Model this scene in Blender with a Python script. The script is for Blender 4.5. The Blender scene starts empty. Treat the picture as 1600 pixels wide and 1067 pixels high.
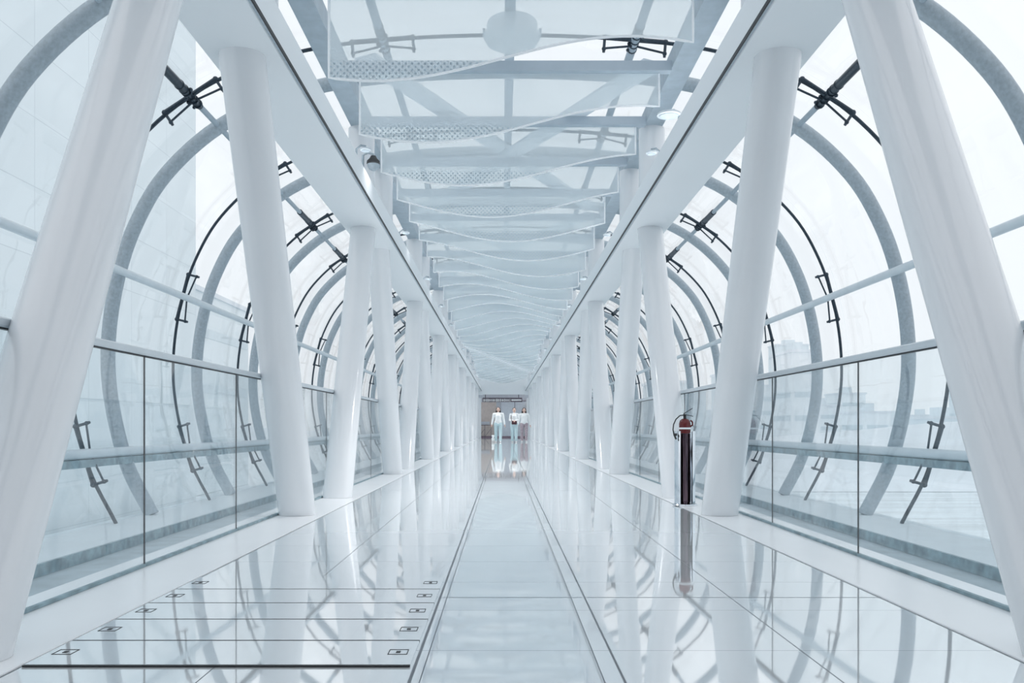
import bpy, math, random
from mathutils import Vector, Matrix
random.seed(7)
SC = bpy.context.scene
C = SC.collection
F = 1300.0            # focal length in pixels of the 1600 px frame
EYE = 0.75            # camera height

# ---------------------------------------------------------------- camera, sky, exposure
cd = bpy.data.cameras.new('camera'); cam = bpy.data.objects.new('camera', cd); C.objects.link(cam)
cd.sensor_width = 36.0; cd.lens = F / 1600 * 36.0
cd.shift_x = 14.5 / 1600; cd.shift_y = 133.5 / 1600
cd.clip_start = 0.05; cd.clip_end = 3000
cam.location = (0, 0, EYE); cam.rotation_euler = (math.pi / 2, 0, 0)
SC.camera = cam
SC.view_settings.view_transform = 'Standard'; SC.view_settings.look = 'None'
SC.view_settings.gamma = 1.0; SC.view_settings.use_curve_mapping = False
SC.view_settings.exposure = 0.30
SC.cycles.transparent_max_bounces = 128
SC.cycles.max_bounces = 10; SC.cycles.diffuse_bounces = 5; SC.cycles.glossy_bounces = 4
SC.cycles.sample_clamp_indirect = 6.0
SC.cycles.use_denoising = True

w = bpy.data.worlds.new('overcast_sky'); SC.world = w; w.use_nodes = True
nt = w.node_tree; nt.nodes.clear()
wo = nt.nodes.new('ShaderNodeOutputWorld'); bg = nt.nodes.new('ShaderNodeBackground')
tc = nt.nodes.new('ShaderNodeTexCoord'); sp = nt.nodes.new('ShaderNodeSeparateXYZ')
cr = nt.nodes.new('ShaderNodeValToRGB')
cr.color_ramp.elements[0].position = 0.0; cr.color_ramp.elements[0].color = (0.84, 0.855, 0.88, 1)
cr.color_ramp.elements[1].position = 0.6; cr.color_ramp.elements[1].color = (0.89, 0.905, 0.94, 1)
nt.links.new(tc.outputs['Generated'], sp.inputs[0]); nt.links.new(sp.outputs['Z'], cr.inputs[0])
nt.links.new(cr.outputs[0], bg.inputs['Color']); bg.inputs['Strength'].default_value = 1.0
nt.links.new(bg.outputs[0], wo.inputs['Surface'])

# ---------------------------------------------------------------- materials
def mat(name, col, rough=0.5, metal=0.0, var=0.03, scale=6.0, spec=0.5, ior=1.5, bump=0.0, stretch=None):
    m = bpy.data.materials.new(name); m.use_nodes = True
    n = m.node_tree; b = n.nodes['Principled BSDF']
    t = n.nodes.new('ShaderNodeTexCoord'); mp = n.nodes.new('ShaderNodeMapping')
    if stretch: mp.inputs['Scale'].default_value = stretch
    no = n.nodes.new('ShaderNodeTexNoise'); no.inputs['Scale'].default_value = scale; no.inputs['Detail'].default_value = 4
    r = n.nodes.new('ShaderNodeValToRGB')
    a = [max(0, c * (1 - var)) for c in col]; z = [min(1, c * (1 + var)) for c in col]
    r.color_ramp.elements[0].color = (*a, 1); r.color_ramp.elements[1].color = (*z, 1)
    r.color_ramp.elements[0].position = 0.3; r.color_ramp.elements[1].position = 0.7
    n.links.new(t.outputs['Object'], mp.inputs[0]); n.links.new(mp.outputs[0], no.inputs['Vector'])
    n.links.new(no.outputs[0], r.inputs[0]); n.links.new(r.outputs[0], b.inputs['Base Color'])
    b.inputs['Roughness'].default_value = rough; b.inputs['Metallic'].default_value = metal
    b.inputs['Specular IOR Level'].default_value = spec; b.inputs['IOR'].default_value = ior
    if bump:
        bp = n.nodes.new('ShaderNodeBump'); bp.inputs['Strength'].default_value = bump; bp.inputs['Distance'].default_value = 0.01
        n.links.new(no.outputs[0], bp.inputs['Height']); n.links.new(bp.outputs[0], b.inputs['Normal'])
    return m

def coat(m, wgt, rough):
    b = m.node_tree.nodes['Principled BSDF']; b.inputs['Coat Weight'].default_value = wgt
    b.inputs['Coat Roughness'].default_value = rough; b.inputs['Coat IOR'].default_value = 1.7
    return m
def glass(name, tint, fac, rough=0.0, blend=0.35, veil=0.0, veilcol=(0.8, 0.88, 0.92)):
    """thin clear sheet: tinted transparency + fresnel mirror (+ a little milky veil)"""
    m = bpy.data.materials.new(name); m.use_nodes = True
    n = m.node_tree; n.nodes.clear()
    o = n.nodes.new('ShaderNodeOutputMaterial'); tr = n.nodes.new('ShaderNodeBsdfTransparent')
    tr.inputs[0].default_value = (*tint, 1)
    g = n.nodes.new('ShaderNodeBsdfGlossy'); g.inputs['Roughness'].default_value = rough
    no = n.nodes.new('ShaderNodeTexNoise'); no.inputs['Scale'].default_value = 1.3
    t = n.nodes.new('ShaderNodeTexCoord'); n.links.new(t.outputs['Object'], no.inputs['Vector'])
    bp = n.nodes.new('ShaderNodeBump'); bp.inputs['Strength'].default_value = 0.25; bp.inputs['Distance'].default_value = 0.01
    n.links.new(no.outputs[0], bp.inputs['Height']); n.links.new(bp.outputs[0], g.inputs['Normal'])
    lw = n.nodes.new('ShaderNodeLayerWeight'); lw.inputs['Blend'].default_value = 0.5
    pw = n.nodes.new('ShaderNodeMath'); pw.operation = 'POWER'; pw.inputs[1].default_value = 4.5
    n.links.new(lw.outputs['Facing'], pw.inputs[0])
    mu = n.nodes.new('ShaderNodeMath'); mu.operation = 'MULTIPLY_ADD'; mu.use_clamp = True
    mu.inputs[1].default_value = fac; mu.inputs[2].default_value = 0.03
    n.links.new(pw.outputs[0], mu.inputs[0])
    mx = n.nodes.new('ShaderNodeMixShader'); n.links.new(mu.outputs[0], mx.inputs[0])
    first = tr.outputs[0]
    if veil:
        d = n.nodes.new('ShaderNodeBsdfTranslucent'); d.inputs[0].default_value = (*veilcol, 1)
        d2 = n.nodes.new('ShaderNodeBsdfDiffuse'); d2.inputs[0].default_value = (*veilcol, 1)
        ad = n.nodes.new('ShaderNodeMixShader'); ad.inputs[0].default_value = 0.5
        n.links.new(d.outputs[0], ad.inputs[1]); n.links.new(d2.outputs[0], ad.inputs[2])
        m1 = n.nodes.new('ShaderNodeMixShader'); m1.inputs[0].default_value = veil
        n.links.new(first, m1.inputs[1]); n.links.new(ad.outputs[0], m1.inputs[2]); first = m1.outputs[0]
    n.links.new(first, mx.inputs[1]); n.links.new(g.outputs[0], mx.inputs[2])
    n.links.new(mx.outputs[0], o.inputs['Surface'])
    return m

M = {}
M['white'] = coat(mat('white_paint', (0.83, 0.85, 0.87), 0.35, var=0.015, scale=2.0, spec=0.5), 0.8, 0.12)
M['beam'] = mat('beam_paint', (0.86, 0.895, 0.915), 0.4, var=0.01, scale=1.0)
M['grey'] = mat('grey_steel', (0.40, 0.47, 0.52), 0.45, var=0.12, scale=30.0)
M['cross'] = mat('crossbeam_paint', (0.47, 0.55, 0.62), 0.45, var=0.03, scale=5.0)
M['chord'] = mat('chord_paint', (0.40, 0.48, 0.54), 0.5, var=0.08, scale=8.0)
M['brace'] = mat('brace_paint', (0.72, 0.79, 0.84), 0.5, var=0.02, scale=2.0)
M['purlin'] = mat('pale_purlin', (0.72, 0.79, 0.83), 0.35, var=0.03)
M['dark'] = mat('dark_steel', (0.035, 0.055, 0.075), 0.35, metal=0.4, var=0.3, scale=40)
M['black'] = mat('black_rubber', (0.02, 0.022, 0.025), 0.5, var=0.2)
M['rail'] = mat('rail_steel', (0.62, 0.68, 0.72), 0.25, metal=0.3, var=0.03)
M['kerb'] = mat('white_marble', (0.96, 0.97, 0.98), 0.25, var=0.015, scale=1.6)
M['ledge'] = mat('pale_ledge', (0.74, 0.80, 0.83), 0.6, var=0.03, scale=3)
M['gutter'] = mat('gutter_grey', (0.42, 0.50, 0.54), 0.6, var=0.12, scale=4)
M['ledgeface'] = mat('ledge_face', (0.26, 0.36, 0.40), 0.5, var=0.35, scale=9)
M['chrome'] = mat('chrome', (0.75, 0.78, 0.82), 0.12, metal=1.0, var=0.02)
M['red'] = mat('red_enamel', (0.13, 0.010, 0.012), 0.25, var=0.1)
M['tan'] = mat('tan_panel', (0.66, 0.57, 0.53), 0.6, var=0.06)
M['orange'] = mat('orange_timber', (0.72, 0.47, 0.27), 0.5, var=0.15)
M['hallgrey'] = mat('hall_grey', (0.60, 0.62, 0.67), 0.5, var=0.05)
M['hallfloor'] = mat('hall_floor', (0.45, 0.53, 0.56), 0.15, var=0.05)
M['skirt'] = mat('mauve_skirting', (0.33, 0.22, 0.28), 0.5)
M['door'] = mat('pale_door', (0.72, 0.76, 0.82), 0.3, var=0.05)
M['signface'] = mat('sign_face', (0.16, 0.13, 0.16), 0.4)
M['signtext'] = mat('sign_letters', (0.98, 0.98, 0.98), 0.4)
M['blocker'] = mat('unseen_blocker_paint', (0.26, 0.25, 0.28), 0.8)
M['skin'] = mat('skin', (0.72, 0.50, 0.42), 0.5)
M['hair'] = mat('dark_hair', (0.03, 0.022, 0.022), 0.45, scale=60, var=0.4)
M['blouse'] = mat('white_cotton', (0.88, 0.90, 0.90), 0.8)
M['jeans'] = mat('pale_denim', (0.55, 0.70, 0.74), 0.85, var=0.12, scale=40)
M['mauve'] = mat('mauve_print', (0.46, 0.38, 0.42), 0.85, var=0.4, scale=25)
M['bag'] = mat('dark_leather', (0.08, 0.03, 0.04), 0.5)
M['shoe'] = mat('white_shoe', (0.85, 0.85, 0.85), 0.5)
M['tunnel_glass'] = glass('tunnel_glass', (0.975, 0.99, 0.995), 0.5, veil=0.02)
M['panel_glass'] = glass('panel_glass', (0.95, 0.975, 0.985), 0.8, veil=0.02)
M['edge'] = mat('bright_edge', (0.95, 0.98, 1.0), 0.3, var=0.0)
M['city'] = mat('haze_pale_city', (0.90, 0.93, 0.95), 0.9, var=0.06, scale=0.05)  # distance haze put into the pale colour, here and in the city tones below
M['city2'] = mat('haze_blue_city', (0.80, 0.86, 0.89), 0.9, var=0.06, scale=0.05)
M['cityroof'] = mat('city_roof', (0.80, 0.83, 0.86), 0.9, var=0.1, scale=0.1)
M['citywin'] = mat('city_windows', (0.66, 0.74, 0.78), 0.4)
M['hill'] = mat('haze_pale_hill', (0.78, 0.82, 0.85), 0.95, var=0.10, scale=0.02)  # paled to carry the distance haze in its colour
M['lamp'] = mat('lamp_white', (0.72, 0.78, 0.82), 0.4)

def blade_material():
    m = glass('blade_glass', (0.96, 0.985, 0.99), 0.35, blend=0.3, veil=0.36, veilcol=(0.92, 0.96, 0.98))
    n = m.node_tree
    # printed dots along the lower part of each sheet
    t = n.nodes.new('ShaderNodeTexCoord'); s = n.nodes.new('ShaderNodeSeparateXYZ')
    n.links.new(t.outputs['Object'], s.inputs[0])
    def mth(op, a, b=None, c=None):
        q = n.nodes.new('ShaderNodeMath'); q.operation = op
        for i, v in enumerate((a, b, c)):
            if v is None: continue
            if isinstance(v, (int, float)): q.inputs[i].default_value = v
            else: n.links.new(v, q.inputs[i])
        return q.outputs[0]
    sz = 0.055
    fx = mth('SINE', mth('MULTIPLY', s.outputs['X'], 2 * math.pi / sz))
    fz = mth('SINE', mth('MULTIPLY', s.outputs['Z'], 2 * math.pi / sz))
    d = mth('GREATER_THAN', mth('MULTIPLY', fx, fz), 0.42)
    low = mth('LESS_THAN', s.outputs['Z'], -0.54)
    msk = mth('MULTIPLY', mth('MULTIPLY', d, low), 0.42)
    df = n.nodes.new('ShaderNodeBsdfDiffuse'); df.inputs[0].default_value = (0.22, 0.30, 0.36, 1)
    mx = n.nodes.new('ShaderNodeMixShader')
    out = [x for x in n.nodes if x.type == 'OUTPUT_MATERIAL'][0]
    prev = out.inputs['Surface'].links[0].from_socket
    n.links.new(msk, mx.inputs[0]); n.links.new(prev, mx.inputs[1]); n.links.new(df.outputs[0], mx.inputs[2])
    n.links.new(mx.outputs[0], out.inputs['Surface'])
    return m
M['blade'] = blade_material()

def floor_material():
    m = bpy.data.materials.new('polished_tile'); m.use_nodes = True
    n = m.node_tree; b = n.nodes['Principled BSDF']
    t = n.nodes.new('ShaderNodeTexCoord'); s = n.nodes.new('ShaderNodeSeparateXYZ')
    n.links.new(t.outputs['Object'], s.inputs[0])
    def mth(op, a, b_=None, c=None, clamp=False):
        q = n.nodes.new('ShaderNodeMath'); q.operation = op; q.use_clamp = clamp
        for i, v in enumerate((a, b_, c)):
            if v is None: continue
            if isinstance(v, (int, float)): q.inputs[i].default_value = v
            else: n.links.new(v, q.inputs[i])
        return q.outputs[0]
    X, Y = s.outputs['X'], s.outputs['Y']
    def line(axis, at, half): return mth('LESS_THAN', mth('ABSOLUTE', mth('SUBTRACT', axis, at)), half)
    mask = None
    for at, h in ((-0.90, 0.0022), (-0.275, 0.005), (-0.245, 0.002), (0.30, 0.002), (0.36, 0.004), (1.0, 0.0025), (-1.505, 0.004), (1.655, 0.004)):
        l = line(X, at, h); mask = l if mask is None else mth('MAXIMUM', mask, l)
    per = mth('ABSOLUTE', mth('SUBTRACT', mth('MODULO', mth('ADD', Y, 60.0 - 2.62 + 0.307), 0.614), 0.307))
    trans = mth('LESS_THAN', per, 0.0018)
    strong = mth('LESS_THAN', mth('ABSOLUTE', mth('SUBTRACT', mth('MODULO', mth('ADD', Y, 60.0 - 8.4 + 1.5), 3.07 * 2), 1.5)), 0.006)
    mask = mth('MAXIMUM', mask, mth('MULTIPLY', trans, 0.6))
    mask = mth('MAXIMUM', mask, strong)
    # a slightly different tone for every tile
    vm = n.nodes.new('ShaderNodeVectorMath'); vm.operation = 'SNAP'; vm.inputs[1].default_value = (0.62, 0.614, 10)
    n.links.new(t.outputs['Object'], vm.inputs[0])
    wn = n.nodes.new('ShaderNodeTexWhiteNoise'); n.links.new(vm.outputs[0], wn.inputs['Vector'])
    no = n.nodes.new('ShaderNodeTexNoise'); no.inputs['Scale'].default_value = 2.5; no.inputs['Detail'].default_value = 6
    n.links.new(t.outputs['Object'], no.inputs['Vector'])
    tone = mth('MULTIPLY_ADD', wn.outputs['Value'], 0.25, mth('MULTIPLY', no.outputs[0], 0.75))
    r = n.nodes.new('ShaderNodeValToRGB')
    r.color_ramp.elements[0].color = (0.88, 0.92, 0.94, 1); r.color_ramp.elements[1].color = (0.94, 0.97, 0.98, 1)
    n.links.new(tone, r.inputs[0])
    mc = n.nodes.new('ShaderNodeMix'); mc.data_type = 'RGBA'; mc.inputs['B'].default_value = (0.10, 0.12, 0.14, 1)
    n.links.new(mask, mc.inputs['Factor']); n.links.new(r.outputs[0], mc.inputs['A'])
    n.links.new(mc.outputs['Result'], b.inputs['Base Color'])
    rr = mth('MULTIPLY_ADD', mask, 0.3, 0.035)
    n.links.new(rr, b.inputs['Roughness'])
    b.inputs['IOR'].default_value = 2.0; b.inputs['Specular IOR Level'].default_value = 0.75; b.inputs['Metallic'].default_value = 0.45
    n2 = n.nodes.new('ShaderNodeTexNoise'); n2.inputs['Scale'].default_value = 3.0; n2.inputs['Detail'].default_value = 1
    n.links.new(t.outputs['Object'], n2.inputs['Vector'])
    bp = n.nodes.new('ShaderNodeBump'); bp.inputs['Strength'].default_value = 0.06; bp.inputs['Distance'].default_value = 0.004
    n.links.new(n2.outputs[0], bp.inputs['Height']); n.links.new(bp.outputs[0], b.inputs['Normal'])
    return m
M['floor'] = floor_material()
def plain_floor_material():
    m = M['floor'].copy(); m.name = 'polished_access_panel'
    n = m.node_tree; bb = n.nodes['Principled BSDF']
    n.links.remove(bb.inputs['Roughness'].links[0]); bb.inputs['Roughness'].default_value = 0.035
    for x in n.nodes:
        if x.type == 'MIX' : x.inputs['B'].default_value = (0.90, 0.93, 0.95, 1)
    return m
M['panel'] = plain_floor_material()

def facade_material(name, base, line, px, pz, wlin=0.02, rough=0.25):
    m = bpy.data.materials.new(name); m.use_nodes = True
    n = m.node_tree; b = n.nodes['Principled BSDF']
    t = n.nodes.new('ShaderNodeTexCoord'); br = n.nodes.new('ShaderNodeTexBrick')
    mp = n.nodes.new('ShaderNodeMapping'); mp.inputs['Rotation'].default_value = (math.pi / 2, 0, math.pi / 2)
    s = n.nodes.new('ShaderNodeSeparateXYZ'); cb = n.nodes.new('ShaderNodeCombineXYZ')
    n.links.new(t.outputs['Object'], s.inputs[0])
    ad = n.nodes.new('ShaderNodeMath'); ad.operation = 'ADD'
    n.links.new(s.outputs['X'], ad.inputs[0]); n.links.new(s.outputs['Y'], ad.inputs[1])
    n.links.new(ad.outputs[0], cb.inputs[0]); n.links.new(s.outputs['Z'], cb.inputs[1])
    n.nodes.remove(mp)
    n.links.new(cb.outputs[0], br.inputs['Vector'])
    br.inputs['Color1'].default_value = (*base, 1); br.inputs['Color2'].default_value = (*[c * 0.96 for c in base], 1)
    br.inputs['Mortar'].default_value = (*line, 1); br.inputs['Scale'].default_value = 1.0
    br.inputs['Mortar Size'].default_value = wlin; br.inputs['Brick Width'].default_value = px
    br.inputs['Row Height'].default_value = pz; br.offset = 0.0
    n.links.new(br.outputs['Color'], b.inputs['Base Color']); b.inputs['Roughness'].default_value = rough
    return m
M['facade'] = facade_material('panel_facade', (0.76, 0.83, 0.86), (0.58, 0.65, 0.69), 7.2, 4.6, 0.03)
M['facade2'] = facade_material('window_facade', (0.70, 0.78, 0.82), (0.50, 0.60, 0.65), 2.2, 1.6, 0.35)

def water_material():
    m = mat('grey_water', (0.70, 0.77, 0.80), 0.3, var=0.2, scale=1.0, stretch=(0.03, 0.35, 1))
    return m
M['water'] = water_material()
M['road'] = mat('pale_pavement', (0.74, 0.79, 0.82), 0.8, var=0.08, scale=0.3, stretch=(0.1, 1, 1))

# ---------------------------------------------------------------- geometry helpers
class MB:
    def __init__(s): s.v = []; s.f = []
    def add(s, vs, fs):
        k = len(s.v); s.v += [tuple(v) for v in vs]; s.f += [tuple(i + k for i in f) for f in fs]; return s
    def box(s, x0, x1, y0, y1, z0, z1):
        vs = [(x, y, z) for z in (z0, z1) for y in (y0, y1) for x in (x0, x1)]
        return s.add(vs, [(0, 2, 3, 1), (4, 5, 7, 6), (0, 1, 5, 4), (2, 6, 7, 3), (0, 4, 6, 2), (1, 3, 7, 5)])
    def bbox(s, x0, x1, y0, y1, z0, z1, b):
        """box with chamfered long (y) edges"""
        pr = [(x0 + b, z0), (x1 - b, z0), (x1, z0 + b), (x1, z1 - b), (x1 - b, z1), (x0 + b, z1), (x0, z1 - b), (x0, z0 + b)]
        return s.prism_y(pr, y0, y1)
    def prism_y(s, pr, y0, y1):
        n = len(pr)
        vs = [(x, y0, z) for x, z in pr] + [(x, y1, z) for x, z in pr]
        fs = [(i, (i + 1) % n, n + (i + 1) % n, n + i) for i in range(n)]
        fs += [tuple(range(n - 1, -1, -1)), tuple(range(n, 2 * n))]
        return s.add(vs, fs)
    def bar(s, a, b, w, h, up=(0, 0, 1)):
        a, b = Vector(a), Vector(b); d = (b - a).normalized(); r = d.cross(Vector(up)).normalized(); u = r.cross(d)
        vs = []
        for p in (a, b):
            for i, j in ((-1, -1), (1, -1), (1, 1), (-1, 1)): vs.append(p + r * (i * w / 2) + u * (j * h / 2))
        return s.add(vs, [(3, 2, 1, 0), (4, 5, 6, 7), (0, 1, 5, 4), (1, 2, 6, 5), (2, 3, 7, 6), (3, 0, 4, 7)])
    def tube(s, pts, r, n=10, closed=False, cap=True):
        pts = [Vector(p) for p in pts]; N = len(pts)
        rs = r if isinstance(r, (list, tuple)) else [r] * N
        t0 = (pts[1] - pts[0]).normalized()
        up = Vector((0, 0, 1)) if abs(t0.z) < 0.9 else Vector((0, 1, 0))
        side = t0.cross(up).normalized(); vs = []
        for i, p in enumerate(pts):
            if closed: t = (pts[(i + 1) % N] - pts[i - 1]).normalized()
            else: t = (pts[min(i + 1, N - 1)] - pts[max(i - 1, 0)]).normalized()
            side = (side - t * side.dot(t)).normalized(); o = side.cross(t)
            for k in range(n):
                a = 2 * math.pi * k / n
                vs.append(p + side * (math.cos(a) * rs[i]) + o * (math.sin(a) * rs[i]))
        fs = []
        for i in range(N if closed else N - 1):
            j = (i + 1) % N
            for k in range(n):
                l = (k + 1) % n
                fs.append((i * n + k, j * n + k, j * n + l, i * n + l))
        if cap and not closed:
            fs.append(tuple(range(n))); fs.append(tuple(range(N * n - 1, (N - 1) * n - 1, -1)))
        return s.add(vs, fs)
    def lathe(s, prof, n=32, c=(0, 0, 0), a0=0.0, a1=2 * math.pi):
        full = abs(a1 - a0 - 2 * math.pi) < 1e-6; m = n if full else n + 1; vs = []
        for r, z in prof:
            for k in range(m):
                a = a0 + (a1 - a0) * k / n; vs.append((c[0] + r * math.cos(a), c[1] + r * math.sin(a), c[2] + z))
        fs = []
        for i in range(len(prof) - 1):
            for k in range(n):
                l = (k + 1) % m
                fs.append((i * m + k, i * m + l, (i + 1) * m + l, (i + 1) * m + k))
        return s.add(vs, fs)
    def ball(s, c, r, n=10, sc=(1, 1, 1)):
        prof = [(max(1e-4, math.sin(math.pi * i / n)), -math.cos(math.pi * i / n)) for i in range(n + 1)]
        k = len(s.v); s.lathe([(a * r, b * r) for a, b in prof], n * 2)
        for i in range(k, len(s.v)):
            v = s.v[i]; s.v[i] = (c[0] + v[0] * sc[0], c[1] + v[1] * sc[1], c[2] + v[2] * sc[2])
        return s
    def build(s, name, m, parent=None, smooth=False, loc=None, bevel=0):
        me = bpy.data.meshes.new(name); me.from_pydata(s.v, [], s.f); me.validate(); me.update()
        import bmesh
        b = bmesh.new(); b.from_mesh(me); bmesh.ops.recalc_face_normals(b, faces=b.faces); b.to_mesh(me); b.free()
        me.materials.append(m)
        if smooth:
            for p in me.polygons: p.use_smooth = True
            try: me.set_sharp_from_angle(angle=math.radians(40))
            except Exception: pass
        o = bpy.data.objects.new(name, me); C.objects.link(o)
        if parent: o.parent = parent
        if loc: o.location = loc
        if bevel:
            q = o.modifiers.new('bevel', 'BEVEL'); q.width = bevel; q.segments = 2; q.limit_method = 'ANGLE'
        return o

def tag(o, label=None, cat=None, group=None, kind=None):
    if label: o['label'] = label
    if cat: o['category'] = cat
    if group: o['group'] = group
    if kind: o['kind'] = kind
    return o
def empty(name, loc=(0, 0, 0)):
    o = bpy.data.objects.new(name, None); C.objects.link(o); o.location = loc; o.empty_display_size = 0.2; return o
def copy_tree(o, parent=None):
    c = o.copy(); C.objects.link(c)
    if parent: c.parent = parent
    for ch in KIDS.get(o.name, []): copy_tree(ch, c)
    return c
KIDS = {}
def reg(root):
    for o in C.objects:
        if o.parent == root: KIDS.setdefault(root.name, []).append(o)
ORD = ['first', 'second', 'third', 'fourth', 'fifth', 'sixth', 'seventh', 'eighth', 'ninth', 'tenth', 'eleventh', 'twelfth',
       'thirteenth', 'fourteenth', 'fifteenth', 'sixteenth', 'seventeenth', 'eighteenth', 'nineteenth', 'twentieth']
ORD += ['twenty-' + o for o in ORD[:9]] + ['thirtieth'] + ['thirty-' + o for o in ORD[:9]] + ['fortieth']

CX = 0.07
PER = 0.0047 * F
YEND = 0.044 * F
SIDE = (('left', -1, -1.742), ('right', 1, 1.84))

# ---------------------------------------------------------------- the setting
tag(MB().box(-1.51, 1.66, -3, YEND, -0.25, 0).build('floor', M['floor']), kind='structure')
for nm, xa, xb in (('trim_1', -2.08, -1.512), ('trim_2', 1.662, 2.22)):
    tag(MB().bbox(xa, xb, -3, YEND, -0.25, 0.006, 0.003).build(nm, M['kerb']), kind='structure')
n = 3
for s in (-1, 1):
    a, b = sorted((CX + s * 2.155, CX + s * 4.85))
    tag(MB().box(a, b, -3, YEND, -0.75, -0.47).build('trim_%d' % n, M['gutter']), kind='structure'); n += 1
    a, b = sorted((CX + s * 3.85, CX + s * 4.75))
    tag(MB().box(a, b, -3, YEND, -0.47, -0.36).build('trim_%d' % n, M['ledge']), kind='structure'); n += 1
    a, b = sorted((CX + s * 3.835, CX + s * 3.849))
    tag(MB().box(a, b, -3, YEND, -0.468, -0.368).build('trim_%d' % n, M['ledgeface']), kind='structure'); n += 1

# ring profile (x relative to the middle of the bridge, z above floor)
HALF = [(-4.51, -1.11), (-4.83, -0.46), (-5.03, 0.38), (-5.06, 1.09), (-4.95, 1.85), (-4.72, 2.55), (-4.33, 3.2),
        (-3.66, 3.80), (-2.8, 4.2), (-1.7, 4.42), (0, 4.5)]
KEY = HALF + [(-x, z) for x, z in HALF[-2::-1]]
KEY = [(x, z + EYE) for x, z in KEY]
def spline(key, sub=6):
    out = []; P = [Vector((*p, 0)) for p in key]; P = [2 * P[0] - P[1]] + P + [2 * P[-1] - P[-2]]
    for i in range(1, len(P) - 2):
        for k in range(sub):
            t = k / sub; a, b, c, d = P[i - 1:i + 3]
            q = 0.5 * ((2 * b) + (c - a) * t + (2 * a - 5 * b + 4 * c - d) * t * t + (3 * b - a - 3 * c + d) * t ** 3)
            out.append((q.x, q.y))
    out.append((key[-1][0], key[-1][1])); return out
RING = spline(KEY)
def ring_normal(i):
    a = RING[max(i - 1, 0)]; b = RING[min(i + 1, len(RING) - 1)]
    t = Vector((b[0] - a[0], b[1] - a[1])).normalized(); return Vector((-t.y, t.x))   # outward (left foot upward to right foot)
def at_h(side, z=None, x=None):
    """point on the ring: by height z (sides) or by |x| (roof); returns x, z, tangent, inward normal"""
    best = None
    for i in range(len(RING)):
        px, pz = RING[i]
        if px * side < -1e-6: continue
        if z is not None: d = abs(pz - z) + (10 if abs(px) < 3 else 0)
        else: d = abs(abs(px) - x) + (10 if pz < 3 else 0)
        if best is None or d < best[0]: best = (d, i)
    i = best[1]; nn = ring_normal(i); return RING[i][0], RING[i][1], nn
RIB_Y = [(0.0034 + 0.00235 * k) * F for k in range(18)]
RIB_Y = [y for y in RIB_Y if y < YEND - 0.3]
ROD_Y = [(0.0050 + 0.00235 * k) * F for k in range(17)]
ROD_Y = [y for y in ROD_Y if y < YEND - 0.3]

# glass skin of the tunnel, one bay of panes from rod to rod
edges = [-2.5, 0.5, 0.0027 * F] + ROD_Y + [YEND]
for k in range(len(edges) - 1):
    vs = []; fs = []
    off = 0.10; th = 0.014
    L = len(RING)
    for yy in (edges[k] + 0.008, edges[k + 1] - 0.008):
        for o_ in (off, off + th):
            for i in range(L):
                q = ring_normal(i); vs.append((CX + RING[i][0] + q.x * o_, yy, RING[i][1] + q.y * o_))
    for i in range(L - 1):
        fs += [(i, i + 1, 2 * L + i + 1, 2 * L + i), (L + i, 3 * L + i, 3 * L + i + 1, L + i + 1),
               (i, L + i, L + i + 1, i + 1), (2 * L + i, 2 * L + i + 1, 3 * L + i + 1, 3 * L + i)]
    fs += [(0, 2 * L, 3 * L, L), (L - 1, 2 * L - 1, 4 * L - 1, 3 * L - 1)]
    o = MB().add(vs, fs).build('window_%d' % (k + 1), M['tunnel_glass'], smooth=True); tag(o, kind='structure')

# ---------------------------------------------------------------- ribs and rods
def ring_tube(r, n=12):
    return MB().tube([(x, 0, z) for x, z in RING], r, n)
pr = None
for i, y in enumerate(RIB_Y):
    if pr is None:
        pr = ring_tube(0.088, 14).build('steel_rib', M['grey'], smooth=True); o = pr
    else: o = pr.copy(); C.objects.link(o)
    o.location = (CX, y, 0)
    tag(o, 'thick grey tubular steel rib arching over the walkway, %s rib from the camera' % ORD[i], 'rib', 'grey steel ribs of the glass tunnel', 'thing')
pr = None
for i, y in enumerate(ROD_Y):
    if pr is None:
        pr = ring_tube(0.022, 8).build('glazing_rod', M['dark'], smooth=True); o = pr
    else: o = pr.copy(); C.objects.link(o)
    o.location = (CX, y, 0)
    tag(o, 'thin black steel hoop between two grey ribs, %s hoop from the camera' % ORD[i], 'glazing rod', 'thin black hoops carrying the glass', 'thing')

# purlins
PURL = []   # (side, x, z, inward normal)
def purlin(side, sname, z=None, x=None, r=0.055, m='purlin', lab='', inset=0.0):
    px, pz, nn = at_h(side, z, x)
    PURL.append((side, sname, px, pz, nn, lab))
    px -= nn.x * inset; pz -= nn.y * inset
    o = MB().tube([(0, -2.5, 0), (0, YEND - 0.05, 0)], r, 12).build('purlin_tube', M[m], smooth=True, loc=(CX + px, 0, pz))
    tag(o, lab % sname, 'purlin', 'lengthwise purlin tubes of the tunnel', 'thing')
for sname, sd, _ in SIDE:
    purlin(sd, sname, z=1.93 + EYE, r=0.052, lab='pale lengthwise tube halfway up the %s glass curve above the handrail', inset=0.07)
    purlin(sd, sname, z=3.78 + EYE, r=0.036, m='chord', lab='dark lengthwise tube high on the %s glass curve near the beam')
    purlin(sd, sname, z=-0.31 + EYE, r=0.06, lab='pale lengthwise tube low on the %s glass curve seen below the handrail', inset=0.075)
    purlin(sd, sname, x=1.55, r=0.05, m='chord', lab='lengthwise tube under the glass roof, %s of the pendant drum lamp')
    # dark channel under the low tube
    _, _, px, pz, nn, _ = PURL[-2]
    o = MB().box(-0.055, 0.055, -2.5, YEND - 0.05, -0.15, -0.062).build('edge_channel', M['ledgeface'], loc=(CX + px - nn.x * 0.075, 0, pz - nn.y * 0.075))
    tag(o, 'dark flat channel running just beneath the low %s purlin tube' % sname, 'channel', None, 'thing')

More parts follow.
